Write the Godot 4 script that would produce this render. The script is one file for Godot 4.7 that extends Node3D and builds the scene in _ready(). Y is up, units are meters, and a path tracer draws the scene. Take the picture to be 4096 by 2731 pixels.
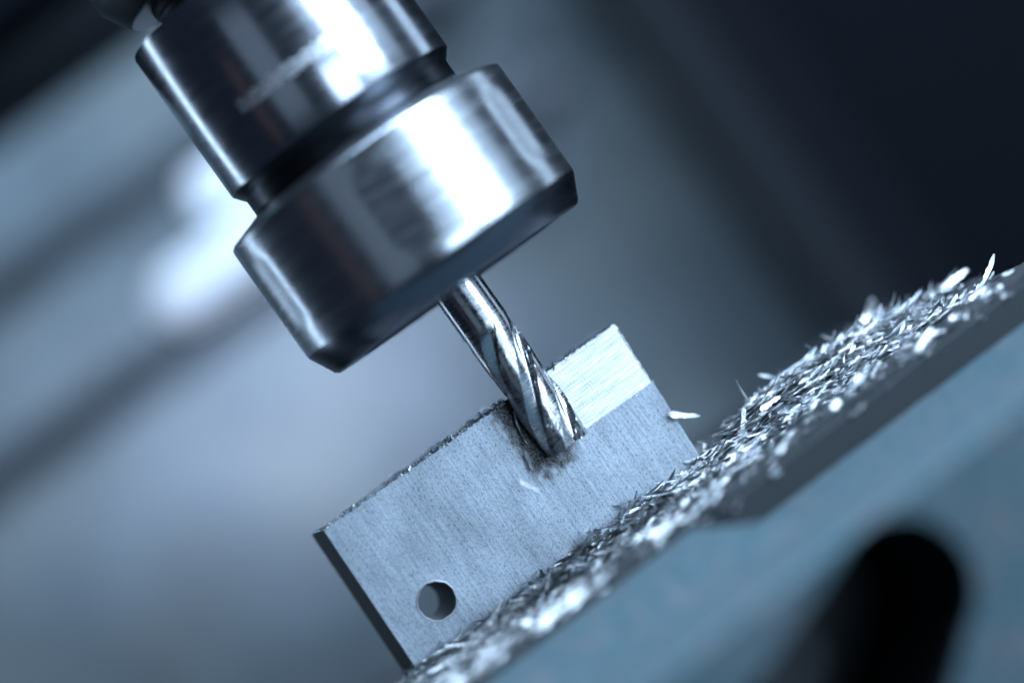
extends Node3D
# A milling cutter at work, close up.  Lengths in the builders are millimetres; MM turns them into metres.

const MM := 0.001
const YAW := 12.0                       # the vise and the block are turned this much about the vertical
var used := {}
var rng := RandomNumberGenerator.new()
var M := {}
var block_frame := Transform3D()


func _ready() -> void:
	rng.seed = 4711
	# ------------------------------------------------------------ camera, light, exposure
	var cam := Camera3D.new()
	cam.name = "camera"
	var lens := CameraAttributesPhysical.new()
	lens.frustum_focal_length = 91.46
	lens.frustum_focus_distance = 0.4015
	lens.frustum_near = 0.02
	lens.frustum_far = 20.0
	lens.exposure_aperture = 3.7
	cam.attributes = lens
	cam.fov = 14.95
	cam.near = 0.02
	cam.far = 20.0
	add_child(cam)
	var eye := Vector3(2.04, 39.5, 400.0) * MM
	cam.look_at_from_position(eye, Vector3(2.04, 34.1, 0) * MM, Vector3.UP)
	cam.rotate_object_local(Vector3.FORWARD, deg_to_rad(35.4))

	var env := Environment.new()
	env.background_mode = Environment.BG_COLOR
	env.background_color = Color(0.008, 0.012, 0.022).linear_to_srgb()
	env.tonemap_mode = Environment.TONE_MAPPER_LINEAR
	env.tonemap_exposure = 1.12
	env.sdfgi_enabled = true
	env.ssao_enabled = true
	env.ssil_enabled = true
	var we := WorldEnvironment.new()
	we.name = "world_environment"
	we.environment = env
	add_child(we)

	var cold := Color(0.56, 0.76, 1.0).linear_to_srgb()
	var aim := Vector3(0, 0.06, 0)
	panel_light("key_panel_light", Vector3(0.466, 0.21, 0.378), aim + Vector3(0, 0.06, 0), Vector2(0.28, 0.46), 0.56, cold)
	panel_light("added_key_edge", Vector3(0.30, 0.20, 0.56), aim + Vector3(0, 0.05, 0), Vector2(0.12, 0.44), 0.008, cold)  # added dim panel, softens the edge of the key's reflection
	panel_light("added_key_tail", Vector3(0.575, 0.20, 0.13), aim + Vector3(0, 0.05, 0), Vector2(0.16, 0.44), 0.014, cold)  # added dim panel, lets the key's reflection trail off
	panel_light("added_front_fill", Vector3(0.33, -0.075, 0.78), Vector3(0, 0.02, 0), Vector2(0.34, 0.17), 0.085, cold)  # added low fill panel, placed so the block face mirrors it
	panel_light("added_dim_fill", Vector3(-0.30, 0.16, 0.70), aim, Vector2(0.34, 0.5), 0.010, cold)  # added faint fill for the dark left side of the chuck
	panel_light("rear_strip_light", Vector3(-0.445, 0.10, -0.225), aim, Vector2(0.06, 0.5), 0.030, cold)
	panel_light("rear_side_light", Vector3(0.50, 0.10, -0.20), aim, Vector2(0.13, 0.4), 0.020, cold)
	panel_light("ceiling_light", Vector3(0.14, 0.56, 0.06), Vector3(0.03, 0, 0.0), Vector2(0.40, 0.30), 0.70, cold)
	panel_light("brown_reflection_panel", Vector3(-0.52, 0.09, 0.42), aim, Vector2(0.10, 0.3), 0.00035, Color(1.0, 0.6, 0.5).linear_to_srgb())  # added unseen panel, stands in for a reddish thing mirrored in the holder
	spot("back_glow_light", Vector3(0.16, -0.01, -0.20), Vector3(-0.050, 0.050, -0.40), 11.0, 0.32, Color(0.70, 0.77, 1.0).linear_to_srgb())
	spot("back_wash_light", Vector3(-0.30, 0.40, -0.04), Vector3(-0.07, 0.135, -0.40), 30.0, 0.085, cold)

	block_frame = Transform3D(Basis(Vector3.UP, deg_to_rad(YAW)), Vector3(0, 0, -2.6) * MM)
	make_materials()
	# ------------------------------------------------------------ large structure
	build_background()
	await build_vise()
	# ------------------------------------------------------------ objects
	build_chuck()
	build_end_mill()
	await build_workpiece()
	# ------------------------------------------------------------ small things
	build_swarf()
	build_loose_chips()


# ================================================================ helpers
func numbered(called: String) -> String:
	var n: int = used.get(called, -1) + 1
	used[called] = n
	return called if n == 0 else "%s_%03d" % [called, n]


func tag(o: Node3D, label: String, category: String, group := "") -> void:
	o.set_meta("label", label)
	o.set_meta("category", category)
	if group:
		o.set_meta("group", group)


func thing(called: String, label: String, category: String, at := Transform3D(), group := "") -> Node3D:
	var o := Node3D.new()
	o.name = numbered(called)
	o.transform = at
	add_child(o)
	tag(o, label, category, group)
	return o


func part(called: String, mesh: Mesh, material: Material, parent: Node3D) -> MeshInstance3D:
	var o := MeshInstance3D.new()
	o.name = numbered(called) if parent == self else called
	o.mesh = mesh
	if material:
		o.material_override = material
	parent.add_child(o, true)
	return o


func panel_light(called: String, at: Vector3, to: Vector3, size: Vector2, energy: float, color: Color) -> void:
	var l := AreaLight3D.new()
	l.name = called
	l.area_size = size
	l.light_energy = energy
	l.light_color = color
	l.shadow_enabled = true
	add_child(l)
	l.look_at_from_position(at, to, Vector3.UP if absf((to - at).normalized().y) < 0.95 else Vector3.FORWARD)


func spot(called: String, at: Vector3, to: Vector3, angle: float, energy: float, color: Color) -> void:
	var l := SpotLight3D.new()
	l.name = called
	l.spot_angle = angle
	l.spot_angle_attenuation = 1.0
	l.spot_range = 3.0
	l.spot_attenuation = 2.0
	l.light_size = 0.03
	l.light_energy = energy
	l.light_color = color
	l.shadow_enabled = true
	add_child(l)
	l.look_at_from_position(at, to, Vector3.UP)


func tri(st: SurfaceTool, p: Array, n: Array, uv: Array) -> void:
	# three corners, wound clockwise as seen from where the normals point
	var order := [0, 1, 2]
	if (p[1] - p[0]).cross(p[2] - p[0]).dot(n[0] + n[1] + n[2]) > 0.0:
		order = [0, 2, 1]
	for k in order:
		st.set_normal(n[k])
		st.set_uv(uv[k])
		st.add_vertex(p[k])


func grid_mesh(P: Array, wrap: bool, outward: float, crease := 30.0, uvs: Array = []) -> ArrayMesh:
	# P[row][column] in millimetres; creases sharper than the given angle stay sharp
	var rows := P.size()
	var cols: int = P[0].size()
	var nc := cols if wrap else cols - 1
	var FN := []
	for i in rows - 1:
		var line := PackedVector3Array()
		line.resize(nc)
		var a: PackedVector3Array = P[i]
		var b: PackedVector3Array = P[i + 1]
		for j in nc:
			var k := (j + 1) % cols
			line[j] = ((b[k] - a[j]).cross(b[j] - a[k]) * outward).normalized()
		FN.append(line)
	var limit := cos(deg_to_rad(crease))
	var st := SurfaceTool.new()
	st.begin(Mesh.PRIMITIVE_TRIANGLES)
	for i in rows - 1:
		var a: PackedVector3Array = P[i]
		var b: PackedVector3Array = P[i + 1]
		for j in nc:
			var k := (j + 1) % cols
			var own: Vector3 = FN[i][j]
			var ns := []
			for c in [[0, 0], [0, 1], [1, 1], [1, 0]]:
				var sum := Vector3.ZERO
				for di in [-1, 0]:
					var ii: int = i + c[0] + di
					if ii < 0 or ii >= rows - 1:
						continue
					for dj in [-1, 0]:
						var jj: int = j + c[1] + dj
						if wrap:
							jj = posmod(jj, nc)
						elif jj < 0 or jj >= nc:
							continue
						var f: Vector3 = FN[ii][jj]
						if f.dot(own) > limit:
							sum += f
				ns.append(sum.normalized() if sum.length() > 1e-6 else own)
			var ps := [a[j] * MM, a[k] * MM, b[k] * MM, b[j] * MM]
			var us := []
			if uvs.is_empty():
				us = [Vector2(float(j) / nc, float(i) / rows), Vector2(float(j + 1) / nc, float(i) / rows), Vector2(float(j + 1) / nc, float(i + 1) / rows), Vector2(float(j) / nc, float(i + 1) / rows)]
			else:
				us = [Vector2(float(j) / nc, uvs[i]), Vector2(float(j + 1) / nc, uvs[i]), Vector2(float(j + 1) / nc, uvs[i + 1]), Vector2(float(j) / nc, uvs[i + 1])]
			tri(st, [ps[0], ps[1], ps[2]], [ns[0], ns[1], ns[2]], [us[0], us[1], us[2]])
			tri(st, [ps[0], ps[2], ps[3]], [ns[0], ns[2], ns[3]], [us[0], us[2], us[3]])
	return st.commit()


func lathe(profile: Array, cols := 240) -> ArrayMesh:
	# profile: [radius, height] from the top down
	var P := []
	var uvs := []
	for q in profile:
		var line := PackedVector3Array()
		for j in cols:
			var a := TAU * j / cols + PI   # the seam is at the back
			line.append(Vector3(sin(a) * q[0], q[1], cos(a) * q[0]))
		P.append(line)
		uvs.append((q[1] + 0.6 * q[0]) / 40.0)
	return grid_mesh(P, true, lathe_side(P), 30.0, uvs)


func lathe_side(P: Array) -> float:
	# +1 or -1 so that normals of the widest ring point away from the axis
	var best := 0
	for i in P.size() - 1:
		if absf(P[i][0].y - P[i + 1][0].y) > absf(P[best][0].y - P[best + 1][0].y):
			best = i
	var a: PackedVector3Array = P[best]
	var b: PackedVector3Array = P[best + 1]
	var n := (b[1] - a[0]).cross(b[0] - a[1])
	return 1.0 if n.dot(Vector3(a[0].x, 0, a[0].z)) > 0 else -1.0


func chamfered_box(size: Vector3, c: float) -> ArrayMesh:
	var h := size * 0.5
	var st := SurfaceTool.new()
	st.begin(Mesh.PRIMITIVE_TRIANGLES)
	var corner := func(s: Vector3, axis: int) -> Vector3:
		var p := Vector3(s.x * (h.x - c), s.y * (h.y - c), s.z * (h.z - c))
		p[axis] = s[axis] * h[axis]
		return p * MM
	var face := func(q: Array) -> void:
		var mid := Vector3.ZERO
		for v in q:
			mid += v
		var n: Vector3 = (q[1] - q[0]).cross(q[2] - q[0]).normalized()
		if n.dot(mid) < 0:
			n = -n
		for k in range(1, q.size() - 1):
			tri(st, [q[0], q[k], q[k + 1]], [n, n, n], [Vector2.ZERO, Vector2(1, 0), Vector2(1, 1)])
	for axis in 3:
		var u := (axis + 1) % 3
		var w := (axis + 2) % 3
		for s in [-1.0, 1.0]:
			var q := []
			for t in [[-1, -1], [1, -1], [1, 1], [-1, 1]]:
				var v := Vector3.ZERO
				v[axis] = s
				v[u] = t[0]
				v[w] = t[1]
				q.append(corner.call(v, axis))
			face.call(q)
			for t in [-1.0, 1.0]:      # the chamfer between this face and the next axis' face
				var e := []
				for k in [[-1.0, axis], [1.0, axis], [1.0, u], [-1.0, u]]:
					var v := Vector3.ZERO
					v[axis] = s
					v[u] = t
					v[w] = k[0]
					e.append(corner.call(v, k[1]))
				face.call(e)
	for x in [-1.0, 1.0]:
		for y in [-1.0, 1.0]:
			for z in [-1.0, 1.0]:
				var v := Vector3(x, y, z)
				face.call([corner.call(v, 0), corner.call(v, 1), corner.call(v, 2)])
	return st.commit()


func capsule_mesh(radius: float, length: float) -> CapsuleMesh:
	var c := CapsuleMesh.new()
	c.radius = radius * MM
	c.height = length * MM
	return c


func csg_parts(root: CSGShape3D, parent: Node3D, names: Dictionary) -> void:
	# the solid's surfaces, one part for each material, turned from millimetres into metres
	add_child(root)
	await get_tree().process_frame
	await get_tree().process_frame
	var whole: ArrayMesh = root.bake_static_mesh()
	for n in whole.get_surface_count():
		var s := whole.surface_get_arrays(n)
		var v: PackedVector3Array = s[Mesh.ARRAY_VERTEX]
		for i in v.size():
			v[i] *= MM
		s[Mesh.ARRAY_VERTEX] = v
		s[Mesh.ARRAY_TANGENT] = null
		var m := ArrayMesh.new()
		m.add_surface_from_arrays(Mesh.PRIMITIVE_TRIANGLES, s)
		var mat := whole.surface_get_material(n)
		part(names.get(mat, "body"), m, mat, parent)
	remove_child(root)
	root.free()


# ================================================================ materials
func noise(seed_value: int, freq: float, octaves := 3) -> FastNoiseLite:
	var n := FastNoiseLite.new()
	n.seed = seed_value
	n.frequency = freq
	n.noise_type = FastNoiseLite.TYPE_SIMPLEX_SMOOTH
	n.fractal_type = FastNoiseLite.FRACTAL_FBM if octaves > 1 else FastNoiseLite.FRACTAL_NONE
	n.fractal_octaves = octaves
	return n


func picture(w: int, h: int, f: Callable) -> ImageTexture:
	var data := PackedByteArray()
	data.resize(w * h * 3)
	var at := 0
	for y in h:
		for x in w:
			var c: Color = f.call(x, y)
			data[at] = clampi(int(c.r * 255.0), 0, 255)
			data[at + 1] = clampi(int(c.g * 255.0), 0, 255)
			data[at + 2] = clampi(int(c.b * 255.0), 0, 255)
			at += 3
	return ImageTexture.create_from_image(Image.create_from_data(w, h, false, Image.FORMAT_RGB8, data))


func metal(called: String, c: Color, rough: float, metallic := 1.0) -> StandardMaterial3D:
	var m := StandardMaterial3D.new()
	m.resource_name = called
	m.albedo_color = c.linear_to_srgb()
	m.roughness = rough
	m.metallic = metallic
	M[called] = m
	return m


func make_materials() -> void:
	var fine := noise(3, 1.0, 1)
	var broad := noise(5, 1.0, 2)
	# turned steel: rings that run round the part, long smears along them
	var turned := picture(256, 1024, func(x: float, y: float) -> Color:
		var ring := fine.get_noise_2d(0.0, y * 0.10) * 0.5 + fine.get_noise_2d(77.0, y * 0.05) * 0.5
		var smear := broad.get_noise_2d(x * 0.03, y * 0.022)
		var v := 0.5 + 0.015 * ring + 0.10 * smear
		return Color(v, v, v))
	for row in [["turned_steel", Color(0.60, 0.63, 0.68), 0.40], ["nut_steel", Color(0.62, 0.65, 0.69), 0.50], ["dimmed_bevel_steel", Color(0.17, 0.18, 0.21), 0.5], ["dark_turned_steel", Color(0.05, 0.055, 0.065), 0.62]]:
		var m := metal(row[0], row[1], row[2])
		m.roughness_texture = turned
		m.roughness_texture_channel = BaseMaterial3D.TEXTURE_CHANNEL_RED
	var etch := metal("etched_steel", Color(0.80, 0.82, 0.85), 0.9)
	etch.roughness_texture = turned
	metal("black_oxide", Color(0.022, 0.025, 0.03), 0.45, 0.8)
	# cutter
	var ground := picture(256, 512, func(x: float, y: float) -> Color:
		var v := 0.55 + 0.4 * fine.get_noise_2d(x * 0.02, y * 0.8) + 0.15 * broad.get_noise_2d(x * 0.05, y * 0.05)
		return Color(v, v, v))
	var cut := metal("cutter_carbide", Color(0.52, 0.54, 0.57), 0.36)
	cut.roughness_texture = ground
	cut.heightmap_enabled = true
	cut.heightmap_texture = ground
	cut.heightmap_scale = 0.0006
	var flute := metal("cutter_flute", Color(0.54, 0.55, 0.57), 0.46)
	flute.roughness_texture = ground
	# the block: sawn and rubbed plate with fine upright scratches, dark pits and a scorch mark by the cut with cutter shade painted in
	var specks := noise(11, 1.0, 2)
	var mott := noise(13, 1.0, 4)
	var scratch := PackedFloat32Array()
	scratch.resize(1024 * 1024)
	for k in 150:
		var p := Vector2(rng.randf_range(100, 850), rng.randf_range(300, 860))
		var d := Vector2.from_angle(rng.randfn(PI / 2, 0.06) if k % 6 else rng.randf() * TAU)
		var depth := rng.randf_range(-0.10, 0.07)
		var bow := rng.randfn(0.0, 0.0012)
		for n in int(rng.randf_range(15, 130) if k % 6 else rng.randf_range(6, 30)):
			p += d
			d = d.rotated(bow)
			var at := clampi(int(p.y), 0, 1023) * 1024 + clampi(int(p.x), 0, 1022)
			scratch[at] = depth
			scratch[at + 1] = depth * 0.6
	var heights := PackedFloat32Array()
	heights.resize(1024 * 1024)
	var face := picture(1024, 1024, func(x: float, y: float) -> Color:
		var lx := (x / 1024.0 - 0.6) * 80.0
		var ly := (0.65 - y / 1024.0) * 80.0
		var line := fine.get_noise_2d(x * 0.30, y * 0.012) * 0.45 + fine.get_noise_2d(x * 0.16 + 400.0, y * 0.006) * 0.35
		var dot := specks.get_noise_2d(x * 0.36, y * 0.11)
		var cloud := mott.get_noise_2d(x * 0.006, y * 0.005)
		var grain := specks.get_noise_2d(x * 0.8 + 900.0, y * 0.5)
		var v := 0.67 + 0.10 * line + 0.08 * cloud + 0.02 * grain + scratch[int(y) * 1024 + int(x)]
		var pit := clampf((dot - 0.30) * 6.0, 0.0, 1.0)
		v -= 0.19 * pit
		heights[int(y) * 1024 + int(x)] = 0.5 + 0.35 * line + 0.05 * grain - 0.35 * pit
		var c := Color(v * 0.97, v, v * 1.03)
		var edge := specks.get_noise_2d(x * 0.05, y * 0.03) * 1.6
		var burn_shade := smoothstep(-8.6, -5.2, lx + edge * 0.7) * (1.0 - smoothstep(-1.0, 1.6, lx + edge)) * smoothstep(12.5, 16.5, ly + edge * 1.5) * (1.0 - smoothstep(27.5, 30.0, ly))  # scorch, and the cutter's shadow painted in with it
		burn_shade *= 0.88 * clampf(0.80 + 0.5 * specks.get_noise_2d(x * 0.20, y * 0.12), 0.0, 1.0)
		return c.lerp(Color(0.17, 0.145, 0.13), burn_shade))
	var relief := picture(1024, 1024, func(x: float, y: float) -> Color:
		var v := heights[int(y) * 1024 + int(x)]
		return Color(v, v, v))
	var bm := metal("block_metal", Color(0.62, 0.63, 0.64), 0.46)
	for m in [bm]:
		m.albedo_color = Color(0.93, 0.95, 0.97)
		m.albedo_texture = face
		m.heightmap_enabled = true
		m.heightmap_texture = relief
		m.heightmap_scale = 0.0008
		m.uv1_triplanar = true
		m.uv1_scale = Vector3.ONE * 12.5
		m.uv1_offset = Vector3(0.6, -0.65, 0.3)
		m.uv1_triplanar_sharpness = 8.0
	var sheen := picture(256, 256, func(x: float, y: float) -> Color:
		var v := 0.50 + 0.14 * mott.get_noise_2d(x * 0.010 + 300.0, y * 0.007)
		return Color(v, v, v))
	bm.roughness = 0.95
	bm.roughness_texture = sheen
	# the freshly milled wall: feed lines along it, chatter across
	var mill := picture(1024, 1024, func(x: float, y: float) -> Color:
		var feed := fine.get_noise_2d(x * 0.012, y * 0.42) * 0.6 + fine.get_noise_2d(x * 0.004 + 90.0, y * 0.10) * 0.4
		var chatter := sin(x * 0.55 + 2.5 * fine.get_noise_2d(x * 0.02, y * 0.03)) * (0.6 + 0.4 * fine.get_noise_2d(x * 0.05, y * 0.05 + 50.0))
		var v := 0.81 + 0.22 * feed + 0.10 * chatter
		return Color(v, v * 1.005, v * 1.02))
	var mm := metal("milled_metal", Color(0.9, 0.9, 0.9), 0.46)
	mm.albedo_color = Color(0.99, 0.995, 1.0)
	mm.albedo_texture = mill
	mm.heightmap_enabled = true
	mm.heightmap_texture = mill
	mm.heightmap_scale = 0.0014
	mm.uv1_triplanar = true
	mm.uv1_scale = Vector3.ONE * 25.0
	mm.uv1_triplanar_sharpness = 8.0
	metal("rim_metal", Color(0.34, 0.35, 0.37), 0.42)
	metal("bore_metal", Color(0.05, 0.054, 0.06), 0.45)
	metal("shaded_side_metal", Color(0.05, 0.055, 0.06), 0.6, 0.4)  # block metal with the shade put into its colour
	metal("scooped_metal", Color(0.66, 0.68, 0.70), 0.28)
	# chips
	metal("chip_bright", Color(0.94, 0.945, 0.95), 0.32)
	metal("burr_bright", Color(0.95, 0.95, 0.96), 0.55)
	metal("chip_grey", Color(0.55, 0.57, 0.60), 0.34)
	metal("chip_dark", Color(0.24, 0.26, 0.28), 0.42)
	var ridged := picture(128, 16, func(x: float, y: float) -> Color:
		var v := 0.5 + 0.3 * sin(x * 0.9) + 0.2 * fine.get_noise_2d(x * 0.7, y * 0.2)
		return Color(v, v, v))
	for k in ["chip_bright", "chip_grey"]:
		M[k].heightmap_enabled = true
		M[k].heightmap_texture = ridged
		M[k].heightmap_scale = 0.003
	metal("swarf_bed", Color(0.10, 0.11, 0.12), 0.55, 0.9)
	# vise, machine
	var worn := noise(21, 1.0, 4)
	var paint := picture(512, 512, func(x: float, y: float) -> Color:
		var a := worn.get_noise_2d(x * 0.012, y * 0.012)
		var b := worn.get_noise_2d(x * 0.03 + 300.0, y * 0.03)
		var t := smoothstep(-0.25, 0.3, a)
		var c := Color(0.225, 0.33, 0.36).lerp(Color(0.31, 0.345, 0.37), t)
		return c * (1.0 + 0.2 * b))
	var vp := metal("vise_paint", Color.WHITE, 0.7, 0.0)
	vp.albedo_color = Color.WHITE
	vp.albedo_texture = paint
	vp.uv1_triplanar = true
	vp.uv1_scale = Vector3.ONE * 22.0
	metal("jaw_steel", Color(0.038, 0.042, 0.046), 0.6, 0.0).metallic_specular = 0.2
	metal("plate_steel", Color(0.20, 0.21, 0.22), 0.6, 0.3)
	metal("dark_steel", Color(0.03, 0.034, 0.04), 0.5, 0.4)
	var enamel := picture(512, 512, func(x: float, y: float) -> Color:
		var a := worn.get_noise_2d(x * 0.010 + 70.0, y * 0.008)
		var t := smoothstep(-0.3, 0.35, a)
		var c := Color(0.385, 0.425, 0.45).lerp(Color(0.41, 0.44, 0.45), t)
		return c * (1.0 + 0.15 * worn.get_noise_2d(x * 0.02, y * 0.02 + 500.0)))
	var wall := metal("wall_enamel", Color.WHITE, 0.7, 0.0)
	wall.albedo_color = Color.WHITE
	wall.albedo_texture = enamel
	wall.uv1_triplanar = true
	wall.uv1_scale = Vector3.ONE * 2.5
	metal("column_paint", Color(0.0035, 0.0045, 0.007), 0.7, 0.0).metallic_specular = 0.15
	metal("fade_mid", Color(0.021, 0.024, 0.028), 0.8, 0.0).metallic_specular = 0.15
	metal("fade_dark", Color(0.008, 0.009, 0.012), 0.8, 0.0).metallic_specular = 0.15
	metal("rail_steel", Color(0.045, 0.05, 0.06), 0.6, 0.0)
	var glow := metal("lamp_glow", Color(0.8, 0.85, 0.9), 0.5, 0.0)
	glow.emission_enabled = true
	glow.emission = Color(0.62, 0.74, 1.0).linear_to_srgb()
	glow.emission_energy_multiplier = 0.44
	metal("lamp_white", Color(0.75, 0.78, 0.82), 0.5, 0.0)


# ================================================================ background
func build_background() -> void:
	var w := part("back_wall", chamfered_box(Vector3(660, 900, 12), 1), M.wall_enamel, self)
	w.position = Vector3(87 - 330, 60, -423) * MM
	w.set_meta("kind", "structure")
	tag(w, "pale grey enamelled sheet wall of the machine cabinet", "wall")
	var t := part("machine_table", chamfered_box(Vector3(700, 30, 520), 2), M.dark_steel, self)
	t.position = Vector3(0, -101, -130) * MM
	t.set_meta("kind", "structure")
	tag(t, "dark steel machine table that carries the vise", "table")
	var c := thing("machine_column", "", "", Transform3D(Basis(), Vector3(212, -290, -385) * MM))
	part("column_body", chamfered_box(Vector3(260, 760, 60), 4), M.column_paint, c).position = Vector3(0, 380, 0) * MM
	part("fade_strip", chamfered_box(Vector3(15, 760, 8), 1), M.fade_mid, c).position = Vector3(-121.5, 380, 34.2) * MM  # added strips, toned in steps to fade the wall's edge into shade
	part("fade_strip", chamfered_box(Vector3(17, 760, 8), 1), M.fade_dark, c).position = Vector3(-104.0, 380, 34.2) * MM
	tag(c, "dark machine column standing beside the pale wall", "column")
	var h := part("spindle_housing", chamfered_box(Vector3(210, 60, 110), 6), M.column_paint, self)
	h.position = Vector3(-124, 174, -200) * MM
	tag(h, "black machine housing overhead behind the tool holder", "machine housing")
	for k in 2:
		var o := thing("guide_rail", ["upper dark guide rail crossing the pale wall level with the tool holder", "lower dark guide rail crossing the pale wall below the glowing lamp"][k], "rail", Transform3D(Basis(), Vector3(-110, [122.0, 80.5][k], -312) * MM), "dark rails along the back wall")
		var bar := CylinderMesh.new()
		bar.top_radius = 6.0 * MM
		bar.bottom_radius = 6.0 * MM
		bar.height = 330 * MM
		part("bar", bar, M.rail_steel, o).rotation.z = PI / 2
		for s in [-1, 1]:
			var b := part("bracket", chamfered_box(Vector3(16, 20, 84), 2), M.rail_steel, o)
			b.position = Vector3(s * 148, 0, -46) * MM
	# lamp with two glowing tubes behind the chuck
	var l := thing("work_lamp", "twin-tube lamp glowing blue-white behind the chuck", "lamp", Transform3D(Basis(), Vector3(-16.3, 93.9, -230) * MM))
	for row in [[-23.0, -7.3, 7.8, 62.0, 0.010], [-10.5, 10.0, 5.2, 44.0, 0.004]]:
		var g := part("glowing_tube", capsule_mesh(row[2], row[3]), M.lamp_glow, l)
		g.rotation.z = PI / 2
		g.position = Vector3(row[0] + 6, row[1], 0) * MM
		var o := OmniLight3D.new()
		o.name = "tube_light"
		o.light_energy = row[4] * 0.1
		o.light_color = Color(0.7, 0.84, 1.0)
		o.light_size = row[2] * MM * 0.8
		o.shadow_enabled = true
		o.position = g.position
		l.add_child(o, true)
	var base := part("glowing_lamp_head", capsule_mesh(12.5, 39), M.lamp_glow, l)  # glow put into this part so the tubes merge into one brightness
	base.rotation.z = PI / 2
	base.position = Vector3(6, 2, 0) * MM
	var arm := part("lamp_arm", chamfered_box(Vector3(8, 8, 168), 1.5), M.rail_steel, l)
	arm.position = Vector3(14, 2, -86) * MM


# ================================================================ vise
func extrude(profile: PackedVector2Array, x0: float, x1: float, m: Material) -> CSGPolygon3D:
	# a profile of [depth towards the camera, height], run from x0 to x1 along the jaw
	var c := CSGPolygon3D.new()
	c.polygon = profile
	c.mode = CSGPolygon3D.MODE_DEPTH
	c.depth = x1 - x0
	c.material = m
	c.transform = Transform3D(Basis(Vector3(0, 0, 1), Vector3(0, 1, 0), Vector3(-1, 0, 0)), Vector3(x0, 0, 0))
	return c


func build_vise() -> void:
	var tilt := Transform3D(Basis(Vector3.FORWARD, 0.0), Vector3.ZERO)
	var v := thing("machine_vise", "teal grey machine vise gripping the metal block, heaped with chips", "vise", block_frame * tilt)
	# front jaw: flat top, a step down, a sloping shoulder and a front with a deep round hole
	var root := CSGCombiner3D.new()
	var body := extrude(PackedVector2Array([Vector2(33.0, -84), Vector2(33.0, -7.2), Vector2(38, -7.25), Vector2(80, -7.4), Vector2(87.6, -7.5), Vector2(88.6, -8.3), Vector2(88.6, -84)]), -120, 150, M.vise_paint)
	root.add_child(body)
	var slot := PackedVector2Array()      # a long slanting recess in the front
	var a := Vector2(5.4, -17.5)
	var b := Vector2(-13.0, -27.0)
	var away := (a - b).angle()
	for k in 25:
		slot.append(a + Vector2.from_angle(away - PI / 2 + PI * k / 24.0) * 9.1)
	for k in 25:
		slot.append(b + Vector2.from_angle(away + PI / 2 + PI * k / 24.0) * 12.5)
	var recess := CSGPolygon3D.new()
	recess.polygon = slot
	recess.depth = 40
	recess.material = M.dark_steel
	recess.operation = CSGShape3D.OPERATION_SUBTRACTION
	recess.position = Vector3(0, 0, 92)
	root.add_child(recess)
	await csg_parts(root, v, {M.vise_paint: "front_body", M.dark_steel: "front_recess"})
	var bolt := CylinderMesh.new()
	bolt.top_radius = 5.0 * MM
	bolt.bottom_radius = 5.0 * MM
	bolt.height = 8 * MM
	var bo := part("bolt_head", bolt, M.dark_steel, v)
	bo.transform = Transform3D(Basis(Vector3.RIGHT, PI / 2), Vector3(-4.5, -21.0, 56.5) * MM)
	root = CSGCombiner3D.new()
	var jaw := extrude(PackedVector2Array([Vector2(0.02, -84), Vector2(0.02, -2.1), Vector2(0.4, -1.7), Vector2(32.0, -1.7), Vector2(32.96, -2.6), Vector2(32.96, -84)]), -118, 148, M.jaw_steel)
	root.add_child(jaw)
	var corner := CSGBox3D.new()          # the jaw is cut away at its far end
	corner.size = Vector3(120, 40, 40)
	corner.position = Vector3(70 + 60, 6, -3)
	corner.material = M.jaw_steel
	corner.operation = CSGShape3D.OPERATION_SUBTRACTION
	root.add_child(corner)
	await csg_parts(root, v, {M.jaw_steel: "front_jaw"})
	# pale filler plate on the step, left of the dark gap
	root = CSGCombiner3D.new()
	root.add_child(extrude(PackedVector2Array([Vector2(33.02, -7.6), Vector2(33.02, -2.2), Vector2(34.5, -2.0), Vector2(40, -2.4), Vector2(60, -7.6)]), -119, 8.7, M.vise_paint))
	var ramp := CSGBox3D.new()              # its end slopes down to the step
	ramp.size = Vector3(60, 40, 80)
	ramp.material = M.vise_paint
	ramp.operation = CSGShape3D.OPERATION_SUBTRACTION
	ramp.transform = Transform3D(Basis(Vector3.BACK, deg_to_rad(-32)), Vector3(4.5, -4.8, 45) + Vector3(0.53, 0.85, 0) * 20.0)
	root.add_child(ramp)
	await csg_parts(root, v, {M.vise_paint: "jaw_shoulder"})
	root = CSGCombiner3D.new()
	root.add_child(extrude(PackedVector2Array([Vector2(-70, -84), Vector2(-70, -3), Vector2(-68, -0.6), Vector2(-19.5, -0.6), Vector2(-18.3, -1.8), Vector2(-18.3, -84)]), -118, 66, M.dark_steel))
	await csg_parts(root, v, {M.dark_steel: "rear_jaw"})
	var bar := part("parallel_bar", chamfered_box(Vector3(262, 60, 17.6), 0.5), M.jaw_steel, v)
	bar.position = Vector3(15, -46, -9.15) * MM


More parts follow.
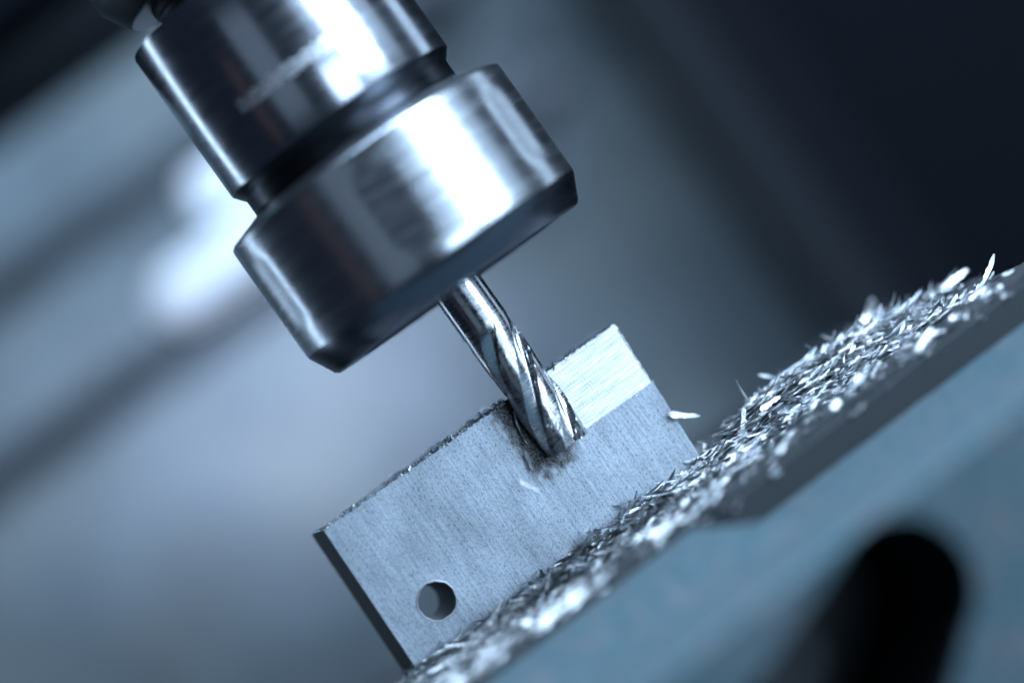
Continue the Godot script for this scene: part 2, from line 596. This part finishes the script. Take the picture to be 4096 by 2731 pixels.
# ================================================================ chuck
func build_chuck() -> void:
	var c := thing("tool_holder", "polished steel collet chuck above the block, gripping the end mill", "tool holder", Transform3D(Basis(), Vector3(0, 45.5, 0) * MM))
	var lift := -45.5
	var up := func(q: Array) -> Array:
		var out := []
		for r in q:
			out.append([r[0], r[1] + lift])
		return out
	part("flange", lathe(up.call([[2, 190], [24, 190], [24, 150], [20.4, 149.6], [20.4, 111.2], [20.1, 110.6], [18.2, 107.2], [17.6, 106.7], [13.6, 106.6]])), M.black_oxide, c)
	part("neck", lathe(up.call([[13.9, 108], [13.9, 105.6], [13.5, 105.3], [13.5, 104.7], [13.9, 104.4], [13.9, 101]])), M.black_oxide, c)
	part("holder_body", lathe(up.call([[12, 102.9], [19.6, 102.9], [20.0, 102.75], [20.2, 102.3], [20.2, 77.0], [20.1, 76.75]]), 320), M.turned_steel, c)
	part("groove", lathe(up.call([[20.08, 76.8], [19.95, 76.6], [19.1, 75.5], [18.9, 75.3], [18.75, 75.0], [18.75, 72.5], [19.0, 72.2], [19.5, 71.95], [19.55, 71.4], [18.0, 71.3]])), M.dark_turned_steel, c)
	# engraved ring: a band of many fine worn marks, unreadable
	var st := SurfaceTool.new()
	st.begin(Mesh.PRIMITIVE_TRIANGLES)
	for k in 260:
		var a := deg_to_rad(-33.0 + 55.0 * rng.randf())
		var wide := rng.randf_range(0.01, 0.055)
		var y := 85.4 + lift + rng.randf_range(-1.1, 1.0)
		var tall := rng.randf_range(0.12, 0.45)
		for s in 3:
			var a0 := a + wide * s / 3.0
			var a1 := a + wide * (s + 1) / 3.0
			var r := 20.225
			var q := [Vector3(sin(a0) * r, y, cos(a0) * r) * MM, Vector3(sin(a1) * r, y, cos(a1) * r) * MM, Vector3(sin(a1) * r, y + tall, cos(a1) * r) * MM, Vector3(sin(a0) * r, y + tall, cos(a0) * r) * MM]
			var n := [Vector3(sin(a0), 0, cos(a0)), Vector3(sin(a1), 0, cos(a1)), Vector3(sin(a1), 0, cos(a1)), Vector3(sin(a0), 0, cos(a0))]
			tri(st, [q[0], q[1], q[2]], [n[0], n[1], n[2]], [Vector2.ZERO, Vector2.ZERO, Vector2.ZERO])
			tri(st, [q[0], q[2], q[3]], [n[0], n[2], n[3]], [Vector2.ZERO, Vector2.ZERO, Vector2.ZERO])
	part("engraved_marks", st.commit(), M.etched_steel, c).set_meta("kind", "stuff")
	# clamping nut with six wrench slots
	var angles := []
	for k in 6:
		var mid := deg_to_rad(-62.0 + 60.0 * k)
		var half := deg_to_rad(10.0)
		for i in 48:
			angles.append(mid + half * 1.02 * (i / 23.5 - 1.0))
		for i in 36:
			angles.append(mid + half * 1.06 + (deg_to_rad(60.0) - 2.12 * half) * i / 35.0)
	for i in angles.size():
		angles[i] = fposmod(angles[i] - PI, TAU) + PI
	angles.sort()
	var rows := [[18.0, 71.9], [19.9, 71.9], [20.2, 71.75], [24.5, 70.3], [24.9, 69.95], [25.0, 69.4], [25.0, 68.3], [25.0, 68.15], [25.0, 67.75], [25.0, 67.4], [25.0, 67.05], [25.0, 66.7], [25.0, 66.35], [25.0, 66.0], [25.0, 65.65], [25.0, 65.3], [25.0, 64.95], [25.0, 64.6], [25.0, 60.0], [25.0, 56.2], [25.0, 55.85], [25.0, 55.5], [25.0, 55.15], [25.0, 54.8], [25.0, 54.45], [25.0, 54.1], [25.0, 53.75], [25.0, 53.4], [25.0, 53.05], [25.0, 52.65], [25.0, 50.4], [24.93, 50.1]]
	var P := []
	var uvs := []
	for i in rows.size():
		var y: float = rows[i][1]
		var line := PackedVector3Array()
		for a in angles:
			var r: float = rows[i][0]
			if y < 68.2 and y > 52.6:
				var off := fposmod(a + deg_to_rad(62.0) + deg_to_rad(30.0), deg_to_rad(60.0)) - deg_to_rad(30.0)
				var side := 0.5 + 0.5 * cos(PI * minf(absf(off) / deg_to_rad(10.0), 1.0))
				var ends: float = (1.0 - smoothstep(64.6, 68.1, y)) * smoothstep(52.7, 56.2, y)
				r -= 0.22 * side * ends
			line.append(Vector3(sin(a) * r, y + lift, cos(a) * r))
		P.append(line)
		uvs.append((y + 0.6 * rows[i][0]) / 40.0)
	part("clamping_nut", grid_mesh(P, true, lathe_side(P), 30.0, uvs), M.nut_steel, c)
	part("nut_bevel", lathe(up.call([[24.93, 50.1], [24.85, 49.8], [22.9, 45.9], [22.4, 45.5], [18.0, 45.5], [14.5, 48.0], [9.0, 49.0]]), 320), M.dimmed_bevel_steel, c)  # nut steel with a dim reflection put into its darker colour
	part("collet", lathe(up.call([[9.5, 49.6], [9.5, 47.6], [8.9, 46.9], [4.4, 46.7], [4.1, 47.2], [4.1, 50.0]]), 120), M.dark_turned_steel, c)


# ================================================================ end mill
func build_end_mill() -> void:
	var o := thing("end_mill", "spiral four-flute end mill cutting a step into the block", "end mill", Transform3D(Basis(), Vector3(0, 15.95, 0) * MM))
	var R := 3.97
	part("shank", lathe([[R, 36.0], [R, 24.5], [R, 23.3]], 160), M.cutter_carbide, o)
	# fluted length: the section is turned along the axis
	var cols := 288
	var rows := 150
	var P := []
	var uvs := []
	for i in rows + 1:
		var y := 23.3 - 23.3 * i / rows
		var depth := 1.0 - smoothstep(17.0, 23.0, y)
		var twist := y * tan(deg_to_rad(28.0)) / R
		var line := PackedVector3Array()
		for j in cols:
			var a := TAU * j / cols
			var f := fposmod(a - twist - 0.57, TAU / 4) / (TAU / 4)
			# f runs from the cutting edge over the land and the relief into the flute
			var d := 0.0
			if f < 0.18:
				d = 0.015 * f / 0.18
			elif f < 0.50:
				d = 0.015 + 0.22 * (f - 0.18) / 0.32
			elif f < 0.97:
				var g := (f - 0.50) / 0.47
				d = lerpf(0.235, 1.15, pow(sin(clampf(g * 1.18, 0, 1) * PI * 0.5), 1.1)) - 0.55 * pow(clampf((g - 0.72) / 0.28, 0, 1), 2.0)
			else:
				d = 0.90 * (1.0 - (f - 0.97) / 0.03)
			var r := R - d * depth
			var dip := 0.0
			if i == rows:
				dip = 0.9 * smoothstep(0.2, 0.75, f) * (1.0 - smoothstep(0.94, 1.0, f))
			line.append(Vector3(sin(a) * r, y + dip, cos(a) * r))
		P.append(line)
		uvs.append(y / 26.0)
	# end face: rings drawn in towards the middle, gashed between the teeth
	for t in [0.6, 0.25, 0.03]:
		var last: PackedVector3Array = P[rows]
		var line := PackedVector3Array()
		for j in cols:
			var p := last[j]
			line.append(Vector3(p.x * t, lerpf(0.7, p.y, t), p.z * t))
		P.append(line)
		uvs.append(-0.1 - t * 0.1)
	part("fluted_length", grid_mesh(P, true, lathe_side(P), 24.0, uvs), M.cutter_flute, o)


# ================================================================ workpiece
func build_workpiece() -> void:
	var w := thing("metal_block", "grey drilled metal block clamped upright, a bright step milled into its top", "workpiece", block_frame)
	var r2 := RandomNumberGenerator.new()
	r2.seed = 9
	var out := PackedVector2Array()
	var bl := Vector2(-39.9, -14.0)
	var tl := Vector2(-38.75, 27.5)
	var tr := Vector2(17.35, 27.0)
	var br := Vector2(15.0, -14.0)
	out.append(bl)
	for k in range(1, 30):
		out.append(bl.lerp(tl, k / 30.0) + Vector2(r2.randf_range(-0.03, 0.03), 0))
	for k in 130:
		out.append(tl.lerp(tr, k / 130.0) + Vector2(0, r2.randf_range(-0.13, 0.07)))
	for k in 60:
		out.append(tr.lerp(br, k / 60.0) + Vector2(r2.randf_range(-0.06, 0.06), 0))
	out.append(br)
	var root := CSGCombiner3D.new()
	var body := CSGPolygon3D.new()
	body.polygon = out
	body.depth = 18.0
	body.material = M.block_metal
	root.add_child(body)
	var hole := CSGCylinder3D.new()
	hole.radius = 2.95
	hole.height = 40
	hole.sides = 72
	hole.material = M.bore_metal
	hole.operation = CSGShape3D.OPERATION_SUBTRACTION
	hole.transform = Transform3D(Basis(Vector3.RIGHT, PI / 2), Vector3(-30.9, 8.55, -9))
	root.add_child(hole)
	var axis := Vector2(-0.54, 2.54)         # the cutter's axis in the block's own axes: along, outward
	var deep := 1.42
	var cut := CSGBox3D.new()
	cut.size = Vector3(40, 24, 10)
	cut.position = Vector3(axis.x + 20, 16.2 + 12, -deep + 5)
	cut.material = M.milled_metal
	cut.operation = CSGShape3D.OPERATION_SUBTRACTION
	root.add_child(cut)
	var scoop := CSGCylinder3D.new()
	scoop.radius = 3.97
	scoop.height = 24
	scoop.sides = 96
	scoop.material = M.scooped_metal
	scoop.operation = CSGShape3D.OPERATION_SUBTRACTION
	scoop.position = Vector3(axis.x, 16.2 + 12, axis.y)
	root.add_child(scoop)
	var shaded_side_cut := CSGBox3D.new()  # left side gets a darker colour that stands for its shade
	shaded_side_cut.size = Vector3(4, 60, 40)
	shaded_side_cut.material = M.shaded_side_metal
	shaded_side_cut.operation = CSGShape3D.OPERATION_SUBTRACTION
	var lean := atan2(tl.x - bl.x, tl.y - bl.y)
	shaded_side_cut.transform = Transform3D(Basis(Vector3.BACK, -lean), Vector3((bl.x + tl.x) * 0.5, (bl.y + tl.y) * 0.5, -9)) * Transform3D(Basis(), Vector3(-1.95, 0, 0))
	root.add_child(shaded_side_cut)
	await csg_parts(root, w, {M.shaded_side_metal: "shaded_side", M.block_metal: "body", M.bore_metal: "drilled_hole", M.milled_metal: "milled_step", M.scooped_metal: "cutter_scoop"})
	# worn lip of the hole
	var lip := SurfaceTool.new()
	lip.begin(Mesh.PRIMITIVE_TRIANGLES)
	var P := []
	for q in [[2.86, -0.5], [2.90, 0.02], [3.02, 0.10], [3.16, 0.06], [3.26, -0.02]]:
		var line := PackedVector3Array()
		for j in 96:
			var a := TAU * j / 96
			var wob := 1.0 + 0.012 * sin(a * 5.0) + 0.01 * sin(a * 13.0 + 1.0)
			line.append(Vector3(cos(a) * q[0] * wob, sin(a) * q[0] * wob, q[1]))
		P.append(line)
	var ring := part("hole_rim", grid_mesh(P, true, 1.0, 60.0), M.rim_metal, w)
	ring.position = Vector3(-30.9, 8.55, 0) * MM
	# burr along the edges: crumbs and slivers torn up by the cutter
	var st := SurfaceTool.new()
	st.begin(Mesh.PRIMITIVE_TRIANGLES)
	var glint := SurfaceTool.new()
	glint.begin(Mesh.PRIMITIVE_TRIANGLES)
	for k in 900:
		var x := r2.randf_range(-38.8, -4.6)
		var grow := (0.55 + 0.75 * smoothstep(-30, -6, x)) * (0.5 + absf(sin(x * 0.9) * sin(x * 0.37 + 1.0)))
		var z := r2.randf_range(-0.5, 0.10) if k % 3 else r2.randf_range(-17, -0.5)
		add_sliver(glint if k % 4 == 0 else st, Vector3(x, 27.42 - (x + 38.8) * 0.009, z), r2.randf_range(0.35, 1.25) * grow, r2.randf_range(0.28, 0.7), Vector3(r2.randf_range(-1, 1), r2.randf_range(-0.1, 0.6), r2.randf_range(-0.5, 0.8)), r2)
	part("edge_glint", glint.commit(), M.burr_bright, w).set_meta("kind", "stuff")
	for k in 260:
		var x := r2.randf_range(3.6, 17.3)
		add_sliver(st, Vector3(x, 26.95, -deep - r2.randf_range(-0.05, 1.2)), r2.randf_range(0.3, 1.4) * (1.3 if x < 12 else 0.6), r2.randf_range(0.12, 0.42), Vector3(r2.randf_range(-1, 1), r2.randf_range(0.0, 0.8), r2.randf_range(-0.4, 0.9)), r2)
	part("top_burr", st.commit(), M.chip_dark, w).set_meta("kind", "stuff")
	st = SurfaceTool.new()
	st.begin(Mesh.PRIMITIVE_TRIANGLES)
	for k in 190:
		var t := r2.randf()
		var p := Vector3(lerpf(17.33, 16.75, t), lerpf(26.9, 16.3, t), -deep + 0.02)
		add_sliver(st, p, r2.randf_range(0.3, 0.7), r2.randf_range(0.12, 0.26), Vector3(0.12, -1, 0.3 * r2.randf_range(-1, 1)), r2)
	for k in 170:
		var x := r2.randf_range(3.3, 16.8)
		add_sliver(st, Vector3(x, 16.2 + r2.randf_range(-0.12, 0.1), r2.randf_range(-0.25, 0.06)), r2.randf_range(0.15, 0.6), r2.randf_range(0.06, 0.2), Vector3(r2.randf_range(-1, 1), r2.randf_range(-0.5, 0.4), r2.randf_range(0, 0.6)), r2)
	part("step_burr", st.commit(), M.burr_bright, w).set_meta("kind", "stuff")


func add_sliver(st: SurfaceTool, at: Vector3, length: float, wide: float, along: Vector3, r: RandomNumberGenerator) -> void:
	# a small tapered crumb of metal with four sides
	var d := along.normalized()
	var s := d.cross(Vector3(r.randf_range(-1, 1), r.randf_range(-1, 1), r.randf_range(-1, 1)).normalized()).normalized()
	var u := d.cross(s)
	var bend := (s * r.randf_range(-0.4, 0.4) + u * r.randf_range(-0.4, 0.4)) * length
	var prev := []
	for i in 4:
		var t := i / 3.0
		var c := at + d * length * (t - 0.3) + bend * t * t
		var w := wide * (1.0 - 0.75 * t) * (0.6 if i == 0 else 1.0)
		var ring := [c + s * w * 0.5, c + u * w * 0.22, c - s * w * 0.5, c - u * w * 0.22]
		if prev:
			for k in 4:
				var a: Vector3 = prev[k] * MM
				var b: Vector3 = prev[(k + 1) % 4] * MM
				var e: Vector3 = ring[(k + 1) % 4] * MM
				var f: Vector3 = ring[k] * MM
				var n := (e - a).cross(f - b).normalized()
				if n.dot((a + b + e + f) * 0.25 - c * MM) < 0:
					n = -n
				tri(st, [a, b, e], [n, n, n], [Vector2(t, 0), Vector2(t, 1), Vector2(t, 1)])
				tri(st, [a, e, f], [n, n, n], [Vector2(t, 0), Vector2(t, 1), Vector2(t, 0)])
		prev = ring


# ================================================================ chips
func ribbon(length: float, wide: float, curl: float, twist: float, teeth: float, thick: float, segments: int, r: RandomNumberGenerator) -> ArrayMesh:
	# a curled strip: it runs along x, is wide in z and curls upward; one edge is torn into teeth
	var P := []
	var pos := Vector3(-length * 0.5, 0, 0)
	var heading := -curl * 0.5
	for i in segments + 1:
		var t := float(i) / segments
		var end := minf(1.0, minf(t, 1.0 - t) * 5.0 + 0.22)
		var w := wide * end * (0.85 + 0.15 * sin(t * 7.0 + r.randf()))
		var jag := teeth * wide * r.randf_range(-0.6, 0.6)
		var roll := twist * (t - 0.5)
		var d := Vector3(cos(heading), sin(heading), 0)
		var n := Vector3(-sin(heading), cos(heading), 0)
		var side := (Vector3(0, 0, 1) * cos(roll) + n * sin(roll))
		var up := d.cross(side) * -1.0
		var cup := up * w * 0.12
		P.append(PackedVector3Array([pos - side * w * 0.5 + cup, pos + up * thick * 0.5, pos + side * (w * 0.5 + jag) + cup, pos - up * thick * 0.5]))
		pos += d * length / segments
		heading += curl / segments
	# centre on its middle
	var mid := Vector3.ZERO
	for line in P:
		mid += line[1]
	mid /= P.size()
	for line in P:
		for k in 4:
			line[k] -= mid
	for k in P.size():
		var moved := PackedVector3Array()
		for q in P[k]:
			moved.append(q - mid)
		P[k] = moved
	return grid_mesh(P, true, 1.0, 40.0)


func heap_height(x: float, z: float) -> float:
	# the top of the chip heap over the jaws, in the block's axes
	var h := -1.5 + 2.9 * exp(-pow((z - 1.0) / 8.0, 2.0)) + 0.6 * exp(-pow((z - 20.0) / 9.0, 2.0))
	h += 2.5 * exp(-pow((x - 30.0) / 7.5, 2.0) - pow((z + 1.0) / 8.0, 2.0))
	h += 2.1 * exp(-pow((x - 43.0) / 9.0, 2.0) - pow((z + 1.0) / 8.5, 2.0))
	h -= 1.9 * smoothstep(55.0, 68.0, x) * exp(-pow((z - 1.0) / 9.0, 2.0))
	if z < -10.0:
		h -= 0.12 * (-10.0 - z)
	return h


func build_swarf() -> void:
	var r := RandomNumberGenerator.new()
	r.seed = 77
	var s := Node3D.new()
	s.name = "swarf_heap"
	s.transform = block_frame
	s.set_meta("kind", "stuff")
	tag(s, "heap of bright curled metal chips strewn along the vise jaws", "metal chips")
	add_child(s)
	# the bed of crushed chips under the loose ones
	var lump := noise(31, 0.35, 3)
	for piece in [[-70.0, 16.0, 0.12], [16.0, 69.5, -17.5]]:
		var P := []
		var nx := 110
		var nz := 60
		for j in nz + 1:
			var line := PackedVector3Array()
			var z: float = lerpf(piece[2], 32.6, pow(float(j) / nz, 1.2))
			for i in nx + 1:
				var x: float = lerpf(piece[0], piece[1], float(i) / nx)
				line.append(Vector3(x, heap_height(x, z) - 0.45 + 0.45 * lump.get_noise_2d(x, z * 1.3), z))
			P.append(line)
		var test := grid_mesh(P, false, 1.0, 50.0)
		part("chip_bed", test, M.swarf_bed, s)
	# loose strips, many copies of a few shapes
	for v in 20:
		var kind := v % 5
		var length: float = [3.0, 4.6, 7.0, 9.0, 1.8][kind] * r.randf_range(0.85, 1.2)
		var wide: float = [0.62, 0.52, 0.8, 1.0, 0.6][kind] * r.randf_range(0.7, 1.2)
		var shape := ribbon(length, wide, r.randf_range(-1.6, 1.6), r.randf_range(-1.5, 1.5), r.randf_range(0.1, 0.5), 0.05, 8 if kind < 3 else 14, r)
		var count: int = [200, 220, 140, 60, 260][kind]
		var mm := MultiMesh.new()
		mm.transform_format = MultiMesh.TRANSFORM_3D
		mm.mesh = shape
		mm.instance_count = count
		for k in count:
			var x := r.randf_range(-66, 65)
			var z := 0.0
			var pick := r.randf()
			if pick < 0.55:
				z = absf(r.randfn(0.0, 7.5))
			else:
				z = r.randf_range(0.0, 32.8) if r.randf() < 0.97 else 34.0
				if z > 16.0 and r.randf() < 0.5:
					z *= 0.45
			if x > 16.8:
				z -= 5.5 if pick < 0.55 else 0.0
				if pick > 0.9:
					z = r.randf_range(-40, 0)
			z = maxf(z, 0.35 if x < 16.8 else -60.0)
			var y := heap_height(x, z) + r.randf_range(-0.35, 0.55) + (0.7 * r.randf() if r.randf() < 0.15 else 0.0)
			if z < -17.0:
				y = maxf(y, -0.3)
			elif z > 32.5:
				y -= (z - 32.5) * 0.9
			var b := Basis(Vector3.UP, r.randfn(0.0, 0.6) + (PI if r.randf() < 0.5 else 0.0))
			b = b * Basis(Vector3.BACK, r.randfn(0.0, 0.13)) * Basis(Vector3.RIGHT, r.randfn(0.0, 0.5))
			mm.set_instance_transform(k, Transform3D(b.scaled(Vector3.ONE * r.randf_range(0.7, 1.25)), Vector3(x, y, z) * MM))
		var mi := MultiMeshInstance3D.new()
		mi.name = "chip_litter"
		mi.multimesh = mm
		mi.material_override = [M.chip_bright, M.chip_bright, M.chip_bright, M.chip_grey, M.chip_dark][(v / 5 + v) % 5]
		s.add_child(mi, true)


func chip(label: String, a: Vector3, b: Vector3, wide: float, curl: float, twist: float, roll: float, mat: String, r: RandomNumberGenerator, group := "", called := "metal_chip", teeth := 0.35) -> void:
	# one strip from a to b, in the block's axes
	var length := a.distance_to(b)
	var o := part(called, ribbon(length * (1.0 + 0.04 * curl * curl), wide, curl, twist, teeth, 0.09, 18, r), M[mat], self)
	var d := (b - a).normalized()
	var side := d.cross(Vector3.UP if absf(d.y) < 0.9 else Vector3.RIGHT).normalized()
	var up := side.cross(d)
	var basis_ := Basis(d, up, side) * Basis(Vector3.RIGHT, roll)
	o.transform = block_frame * Transform3D(basis_, (a + b) * 0.5 * MM)
	tag(o, label, "metal chip", group)


func build_loose_chips() -> void:
	var r := RandomNumberGenerator.new()
	r.seed = 123
	chip("pale chip flying past the right edge of the block, lower corner", Vector3(15.3, 10.7, 0.6), Vector3(19.4, 7.4, 0.6), 1.2, 0.5, 0.9, 1.1, "chip_grey", r, "", "metal_chip", 0.12)
	chip("small bright chip falling in front of the block under the cutter", Vector3(-10.6, 16.4, 4.0), Vector3(-8.8, 12.7, 4.2), 0.8, 0.5, 0.8, 1.2, "chip_grey", r, "", "metal_chip", 0.1)
	chip("thin curved sliver hanging at the scorched edge beside the cutter", Vector3(-4.3, 26.2, 0.6), Vector3(-6.0, 20.0, 0.7), 0.6, 0.9, 0.6, 0.9, "chip_grey", r)
	chip("dull sliver over the scorch mark below the hanging one", Vector3(-6.4, 19.2, 0.9), Vector3(-7.3, 16.0, 0.9), 0.5, 0.3, 0.4, 1.2, "chip_grey", r)
	chip("needle chip standing upright on the heap right of the block", Vector3(27.1, 4.0, 1.0), Vector3(27.5, 8.6, 1.0), 0.5, 0.25, 0.9, 0.6, "chip_grey", r)
	chip("large curl of bright chip standing up blurred behind the heap", Vector3(54.2, 1.2, -14.0), Vector3(58.8, 4.6, -14.0), 1.8, 1.1, 0.6, 1.1, "chip_bright", r)
	chip("broad plate-like chip on the far end of the heap", Vector3(64.8, 0.3, -0.5), Vector3(68.0, 0.9, -1.0), 1.7, 0.2, 0.2, 1.0, "chip_grey", r)
	chip("broad white strip lying bright in the middle of the heap", Vector3(26.3, 3.1, 6.5), Vector3(30.4, 3.0, 6.5), 1.0, 0.3, 0.3, 0.9, "chip_bright", r, "", "metal_chip", 0.2)
	chip("serrated strip leaning up the heap just right of the block", Vector3(22.2, 1.2, 4.4), Vector3(25.3, 4.7, 3.8), 0.9, 0.4, 0.2, 1.1, "chip_bright", r, "", "metal_chip", 0.5)
	chip("serrated white strip at the foot of the block below its step", Vector3(8.2, 1.6, 3.0), Vector3(13.2, 1.5, 3.2), 0.8, 0.4, 0.3, 0.9, "chip_bright", r, "", "metal_chip", 0.5)
	chip("dark pointed sliver leaning on the block front at its foot", Vector3(-11.6, 0.9, 1.0), Vector3(-4.3, 3.0, 0.7), 0.6, 0.25, 0.3, 1.0, "chip_dark", r, "", "metal_chip", 0.1)
	chip("dark looping strip lying against the foot of the block", Vector3(1.0, 2.9, 1.6), Vector3(7.2, 1.6, 2.0), 0.6, 1.2, 1.2, 0.5, "chip_dark", r, "", "metal_chip", 0.15)
	chip("bright strip sticking up from the heap below the drilled hole", Vector3(-26.7, 0.9, 4.0), Vector3(-23.1, 3.3, 4.2), 0.7, 0.3, 0.5, 1.0, "chip_bright", r, "", "metal_chip", 0.2)
	chip("large blurred chip close to the camera under the drilled hole", Vector3(-26.5, -0.4, 31.0), Vector3(-16.2, -0.4, 31.0), 1.1, 0.3, 0.3, 0.7, "chip_bright", r, "", "metal_chip", 0.1)
	chip("blurred bright chip on the jaw edge in front of the block", Vector3(-3.8, -0.3, 28.0), Vector3(0.4, -0.3, 28.0), 0.9, 0.3, 0.3, 0.7, "chip_bright", r, "", "metal_chip", 0.1)
	chip("long grey ribbon arched over the crest of the heap", Vector3(33.0, 5.4, 0.0), Vector3(41.5, 4.7, -0.5), 0.7, -0.8, 0.3, 0.9, "chip_grey", r, "", "metal_chip", 0.4)
	for k in 4:
		chip("chip crumbs packed into the flute of the cutter", Vector3(-2.4 + 0.35 * k, 20.3 - 0.5 * k, 6.45), Vector3(-1.5 + 0.35 * k, 21.4 - 0.5 * k, 6.55), 0.55, 0.9, 0.6, 0.6, "chip_bright", r, "chip crumbs in the cutter flute", "chip_crumb", 0.5)
	for k in 48:
		var x := r.randf_range(-45, 12) if k % 3 else r.randf_range(12, 60)
		var z := r.randf_range(14.0, 32.0)
		var a := r.randfn(0.0, 0.7)
		var half := r.randf_range(0.8, 2.8)
		var d := Vector3(cos(a), r.randfn(0.08, 0.15), sin(a)) * half
		var near := "before the drilled hole" if x < -24 else "left of the scorch mark" if x < -8 else "before the milled step" if x < 12 else "beside the block's end" if x < 32 else "under the top of the heap"
		chip("%s%s chip on the front edge of the jaw %s" % ["small " if half < 1.4 else "long " if half > 2.2 else "", "flat" if z < 20 else "bright" if z < 26 else "shining", near], Vector3(x, heap_height(x, z) + 0.7, z) - d, Vector3(x, heap_height(x, z) + 0.7, z) + d, r.randf_range(0.5, 1.1), r.randfn(0, 0.6), r.randfn(0, 0.5), r.randf_range(0.5, 1.2), "chip_bright", r, "chips near the front edge of the jaw")
	# loose strips on the crest of the heap, sharp in the picture
	for k in 130:
		var x := r.randf_range(-38, 62)
		var z := absf(r.randfn(0.0, 4.5)) + 0.5
		if x > 17.0:
			z -= 3.0
		var y := heap_height(x, z) + r.randf_range(0.15, 0.7)
		var a := r.randfn(0.0, 0.6)
		var half := r.randf_range(1.3, 3.2) if k % 3 else r.randf_range(3.0, 5.5)
		var d := Vector3(cos(a), r.randfn(0.03, 0.12), sin(a)) * half
		if x < 16.0:
			d.z = minf(absf(d.z), z * 0.8)
		var where := "at the block's foot below its drilled hole" if x < -22 else "at the foot of the block, mid-length" if x < -4 else "at the block's foot under the milled step" if x < 17 else "on the rising heap just beside the block" if x < 32 else "on the top of the heap beside the block" if x < 50 else "on the far falling end of the heap"
		var tone: String = ["bright", "shining", "grey", "bright" if x < 16.0 else "dark"][k % 4]
		chip("%s %s metal strip lying %s" % [tone, "short" if half < 2.0 else "long" if half < 3.2 else "very long", where], Vector3(x, y, z) - d, Vector3(x, y, z) + d, r.randf_range(0.35, 0.85), r.randfn(0, 0.9), r.randfn(0, 0.8), r.randf_range(-0.4, 1.2), ["chip_bright", "chip_bright", "chip_grey", "chip_bright" if x < 16.0 else "chip_dark"][k % 4], r, "loose strips along the crest of the heap")
